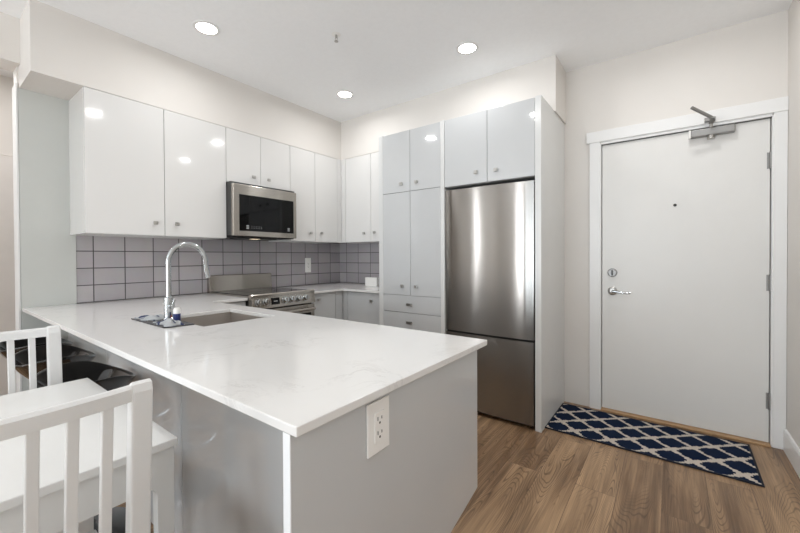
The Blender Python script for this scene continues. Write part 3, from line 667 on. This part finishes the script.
# ------------------------------------------------------------------ microwave
XMW = -2.80; MY0, MY1, MZ0, MZ1 = 1.5430, 2.1570, 1.345, 1.770
t = thing('microwave', (-3.0, 1.85, MZ0), 'stainless over-the-range microwave with dark glass window', 'microwave')
obj('body', MB().box(XL+0.010, XMW-0.030, MY0, MY1, MZ0+0.012, 1.788, 0.002), 'steel_dark', t)
obj('underside', MB().box(XL+0.012, XMW-0.034, MY0+0.01, MY1-0.01, MZ0-0.004, MZ0+0.012).box(-3.0, -2.86, 1.62, 1.98, MZ0-0.012, MZ0-0.004), 'black', t)
dr = obj('door', MB().box(XMW-0.030, XMW, MY0+0.001, MY1-0.001, MZ0+0.004, MZ1, 0.005), 'steel_flat', t)
wn = obj('window', MB().box(XMW-0.004, XMW+0.0022, 1.595, 2.122, 1.392, 1.688, 0.002), 'black_glass', dr)
for yy, zz in ((1.655, 1.415), (2.055, 1.415)):
    for k in range(3): obj('control_mark', MB().box(XMW+0.0022, XMW+0.0027, yy, yy+0.022, zz+0.011*k-0.004, zz+0.011*k+0.001), 'mark', wn)
for k in range(5):
    for zz in (1.416, 1.430): obj('control_mark', MB().box(XMW+0.0022, XMW+0.0027, 1.70+0.022*k, 1.706+0.022*k, zz, zz+0.0025), 'mark', wn)
obj('lamp_lens', MB().box(-2.93, -2.88, 1.76, 1.83, MZ0-0.0135, MZ0-0.012), 'hoodlamp', t)

# ------------------------------------------------------------------ fridge
t = thing('refrigerator', (-1.08, 2.8, 0), 'stainless two-door fridge with freezer below', 'refrigerator')
FX0, FX1, FY = -1.418, -0.742, 2.492
obj('body', MB().box(FX0+0.004, FX1-0.004, FY+0.07, YB-0.03, 0.02, 1.688), 'steel_dark', t)
def fdoor(z0, z1):
    pts = []; n = 20
    for i in range(n+1):
        u = -1+2*i/n; pts.append(((FX0+FX1)/2+u*(FX1-FX0)/2, FY+0.009*u*u+0.004*max(0, abs(u)-0.94)/0.06))
    pts += [(FX1, FY+0.062), (FX0, FY+0.062)]
    mb = MB().prism(pts, 'z', z0, z1, 0, True)
    for v in mb.bm.verts:          # sheet metal never sits quite flat
        if v.co.y < FY+0.03: v.co.y += 0.028*(v.co.x-(FX0+FX1)/2)*(v.co.z-1.15)
    return mb
obj('fridge_door', fdoor(0.606, 1.684), 'steel', t)
obj('freezer_door', fdoor(0.030, 0.592), 'steel', t)
obj('foot_grille', MB().box(FX0+0.02, FX1-0.02, FY+0.055, FY+0.068, 0.0, 0.030), 'black', t)
obj('door_gasket', MB().box(FX0+0.008, FX1-0.008, FY+0.02, FY+0.068, 0.594, 0.604).box(FX0+0.006, FX1-0.006, FY+0.063, FY+0.069, 0.03, 1.685), 'black', t)

# ------------------------------------------------------------------ rug
rx, ry = -0.156, 2.826
mb = MB().box(-0.53, 0.53, -0.247, 0.247, 0.0005, 0.0075, 0.002)
t = obj('door_rug', mb, 'rug'); t.location = (rx, ry, 0); t.rotation_euler = (0, 0, -0.012)
tag(t, 'narrow navy rug with cream trellis pattern before the entry door', 'rug')
ORG[t.name] = Vector((0, 0, 0))
bi = MB()
for a, b, c, d in ((-0.54, 0.54, -0.257, -0.246), (-0.54, 0.54, 0.246, 0.257), (-0.54, -0.529, -0.246, 0.246), (0.529, 0.54, -0.246, 0.246)): bi.box(a, b, c, d, 0.0005, 0.009, 0.003)
obj('binding', bi, 'binding', t, label='dark navy stitched edge')

# ------------------------------------------------------------------ ceiling fittings
POS = [(-2.385, 1.150, 'round recessed light near the left end of the soffit'), (-1.157, 2.360, 'round recessed light in front of the fridge cabinets'), (-2.365, 2.360, 'round recessed light nearest the kitchen corner'), (0.05, 2.48, 'round recessed light before the entry door'), (-1.120, 1.130, 'round recessed light above the peninsula'), (0.05, 1.130, 'round recessed light above the viewer beside the right wall')]
for x, y, lb in POS:
    t = thing('recessed_light', (x, y, ZC), lb, 'light', 'recessed ceiling lights')
    obj('trim_ring', MB().ring(0.060, 0.078, -0.004, -0.0003, (x, y, ZC)), 'trim', t)
    obj('diffuser', MB().lathe([(0.0, -0.0028), (0.0595, -0.0028), (0.0595, -0.0006), (0.0, -0.0006)], (x, y, ZC), 'z', 36), 'lamp', t)
    l = area('downlight', (x, y, ZC-0.006), (0, 0, 0), 0.118, 0.118, 3.1, (0.98, 0.99, 1.0), 'DISK', 2.95)
area('hall_fill', (-3.8, 0.0, ZC-0.02), (0, 0, 0), 0.3, 0.3, 8, (1.0, 0.98, 0.97), 'DISK')  # added light with no fitting, brightens the hall
t = thing('sprinkler', (-1.775, 1.695, ZC), 'small metal fire sprinkler head on the ceiling', 'sprinkler')
obj('escutcheon', MB().lathe([(0.0, -0.004), (0.014, -0.006), (0.030, -0.0005), (0.0, -0.0005)], (-1.775, 1.695, ZC), 'z', 28), 'plate', t)
obj('head', MB().tube([(-1.775, 1.695, ZC-0.003), (-1.775, 1.695, ZC-0.022)], 0.007, 14).tube([(-1.783, 1.695, ZC-0.02), (-1.785, 1.695, ZC-0.034), (-1.775, 1.695, ZC-0.044)], 0.002, 8).tube([(-1.767, 1.695, ZC-0.02), (-1.765, 1.695, ZC-0.034), (-1.775, 1.695, ZC-0.044)], 0.002, 8), 'nickel', t)
obj('deflector', MB().lathe([(0.0, -0.047), (0.013, -0.047), (0.013, -0.045), (0.0, -0.044)], (-1.775, 1.695, ZC), 'z', 20), 'nickel', t)

# ------------------------------------------------------------------ dining table
TX0, TX1, TY0, TY1, TZ = -1.707, -0.960, -0.42, 0.385, 0.74
t = thing('dining_table', ((TX0+TX1)/2, (TY0+TY1)/2, 0), 'white rectangular dining table beside the peninsula', 'table')
obj('tabletop', MB().box(TX0, TX1, TY0, TY1, TZ-0.020, TZ, 0.0025), 'table', t)
def side_frame(xa, xb, m_):     # board with arched cut-out: apron and the two legs it carries
    z0, z1 = 0.632, TZ-0.0205
    return MB().box(xa, xb, TY0+0.055, TY1-0.055, z0, z1, 0.002)
def leg_shape(side, xa, xb):
    s_ = 1 if side > 0 else -1; ye = (TY1-0.004) if side > 0 else (TY0+0.004)
    pts = [(ye, 0.0), (ye, TZ-0.0205), (ye-s_*0.0505, TZ-0.0205), (ye-s_*0.0505, 0.632)]
    for k in range(1, 7):
        a = k*PI/2/6; pts.append((ye-s_*0.0505+s_*0.013*math.sin(a), 0.632-0.022*(1-math.cos(a))))
    pts += [(ye-s_*0.030, 0.0)]
    if s_ < 0: pts = pts[::-1]
    return MB().prism(pts, 'x', xa, xb, 0.0015)
for xa, xb in ((TX1-0.040, TX1-0.012), (TX0+0.012, TX0+0.040)):
    obj('apron', side_frame(xa, xb, None), 'table', t)
    for sd in (1, -1): obj('leg', leg_shape(sd, xa, xb), 'table', t)
for ya, yb in ((TY1-0.032, TY1-0.008), (TY0+0.008, TY0+0.032)):
    obj('apron', MB().box(TX0+0.042, TX1-0.042, ya, yb, 0.632, TZ-0.0205, 0.002), 'table', t)

# ------------------------------------------------------------------ chairs (built facing +x, back at x = 0)
def chair(label):
    t = thing('dining_chair', (0, 0, 0), label, 'chair', 'white slatted dining chairs')
    HW = 0.198
    for s_ in (1, -1):
        y0, y1 = (HW-0.036, HW) if s_ > 0 else (-HW, -HW+0.036)
        prof = [(-0.045, 0.0), (-0.008, 0.0), (0.012, 0.42), (0.010, 0.50), (-0.022, 0.91), (-0.028, 0.928), (-0.038, 0.934), (-0.047, 0.930), (-0.051, 0.915), (-0.022, 0.50), (-0.022, 0.42)]
        obj('leg', MB().prism(prof, 'y', y0, y1, 0.004), 'chair', t, label='rear leg rising into the back post')
        ya, yb = (HW-0.04, HW-0.002) if s_ > 0 else (-HW+0.002, -HW+0.04)
        obj('leg', MB().prism([(0.315, 0.0), (0.345, 0.0), (0.355, 0.425), (0.310, 0.425)], 'y', ya, yb, 0.003), 'chair', t)
    # bowed top rail
    mb = MB(); n = 14; A = []
    for i in range(n+1):
        u = -1+2*i/n; y = u*(HW-0.0355); b = -0.018*(1-u*u)
        ring = []
        for dx, z in ((-0.047, 0.899), (-0.027, 0.899), (-0.029, 0.924), (-0.034, 0.929), (-0.044, 0.929), (-0.049, 0.924)):
            ring.append(mb.bm.verts.new((dx+b*1.0, y, z)))
        A.append(ring)
    fs = [mb.bm.faces.new(A[0]), mb.bm.faces.new(A[-1][::-1])]
    for i in range(n):
        for k in range(6): fs.append(mb.bm.faces.new((A[i][k], A[i+1][k], A[i+1][(k+1) % 6], A[i][(k+1) % 6])))
    bmesh.ops.recalc_face_normals(mb.bm, faces=fs)
    for f in fs[2:]: f.smooth = True
    obj('top_rail', mb, 'chair', t)
    for k in range(6):
        y = -0.125+0.05*k; b = -0.018*(1-(y/(HW-0.036))**2)
        obj('slat', MB().prism([(-0.014, 0.478), (0.002, 0.478), (-0.030+b, 0.901), (-0.045+b, 0.901)], 'y', y-0.0085, y+0.0085, 0.002), 'chair', t)
    obj('lower_rail', MB().box(-0.016, 0.004, -HW+0.0365, HW-0.0365, 0.455, 0.480, 0.002), 'chair', t)
    obj('seat', MB().prism([(0.012, -HW+0.002), (0.36, -HW-0.004), (0.37, -HW+0.01), (0.37, HW-0.01), (0.36, HW+0.004), (0.012, HW-0.002)], 'z', 0.426, 0.449, 0.004), 'chair', t)
    obj('seat_frame', MB().box(0.013, 0.305, -HW+0.006, -HW+0.026, 0.375, 0.4255).box(0.013, 0.305, HW-0.026, HW-0.006, 0.375, 0.4255).box(0.316, 0.340, -HW+0.0415, HW-0.0415, 0.375, 0.4255), 'chair', t)
    return t
ch = chair('white slatted chair in the foreground, tucked under the near side of the table')
ch.location = (-0.877, 0.090, 0); ch.rotation_euler = (0, 0, PI)
c2 = copy_tree(ch); c2['label'] = 'white slatted chair on the far side of the table, before the black stools'
c2.location = (-1.742, 0.127, 0); c2.rotation_euler = (0, 0, 0)

# ------------------------------------------------------------------ bar stools
def stool(label):
    t = thing('bar_stool', (0, 0, 0), label, 'stool', 'black bar stools along the peninsula')
    obj('base', MB().lathe([(0.0, 0.0), (0.17, 0.0), (0.17, 0.006), (0.12, 0.018), (0.04, 0.03), (0.03, 0.05), (0.0, 0.05)], (0, 0, 0), 'z', 40), 'black_gloss', t)
    obj('column', MB().lathe([(0.0, 0.05), (0.024, 0.05), (0.024, 0.36), (0.017, 0.37), (0.017, 0.505), (0.05, 0.515), (0.0, 0.516)], (0, 0, 0), 'z', 24), 'chrome', t)
    fr = MB(); fr.tube([(0.13*math.sin(a), -0.01+0.13*math.cos(a), 0.25) for a in [i*2*PI/30*0.999 for i in range(31)]], 0.008, 10)
    fr.tube([(0.024, 0, 0.25), (0.125, 0.0, 0.25)], 0.007, 10).tube([(-0.024, 0, 0.25), (-0.125, 0.0, 0.25)], 0.007, 10)
    obj('foot_ring', fr, 'chrome', t)
    mb = MB(); bm = mb.bm; nr, na = 9, 48; V = []
    cv = bm.verts.new((0, 0, 0.53))
    for i in range(1, nr+1):
        q = i/nr; ring = []
        for k in range(na):
            a = 2*PI*k/na; c, s_ = math.cos(a), math.sin(a)
            ex = abs(c)**0.8*(1 if c >= 0 else -1); ey = abs(s_)**0.8*(1 if s_ >= 0 else -1)
            side = abs(c)**3; back = max(0, -s_)**1.5
            lip = 0.125+0.045*side+0.02*back
            z = 0.53+lip*q**2.2
            rr = 0.62*q**0.75+0.38*q**2.2
            ring.append(bm.verts.new((0.215*ex*rr, 0.165*ey*rr+0.0, z)))
        V.append(ring)
    for k in range(na): bm.faces.new((cv, V[0][k], V[0][(k+1) % na]))
    for i in range(nr-1):
        for k in range(na): bm.faces.new((V[i][k], V[i+1][k], V[i+1][(k+1) % na], V[i][(k+1) % na]))
    bmesh.ops.recalc_face_normals(bm, faces=bm.faces)
    for f in bm.faces: f.smooth = True
    o = obj('seat_shell', mb, 'black_gloss', t)
    md = o.modifiers.new('thick', 'SOLIDIFY'); md.thickness = 0.014; md.offset = 1
    md = o.modifiers.new('sub', 'SUBSURF'); md.levels = 1; md.render_levels = 2
    return t
s1 = stool('black glossy bar stool farthest from the table end, nearest the gable panel')
s1.location = (-3.0, 0.438, 0)
s2 = copy_tree(s1); s2.location = (-2.54, 0.438, 0); s2['label'] = 'middle of the three black glossy bar stools, behind the far chair'
s3 = copy_tree(s1); s3.location = (-1.985, 0.438, 0); s3['label'] = 'black glossy bar stool just beyond the corner of the white table'; s3.rotation_euler = (0, 0, 0.06)
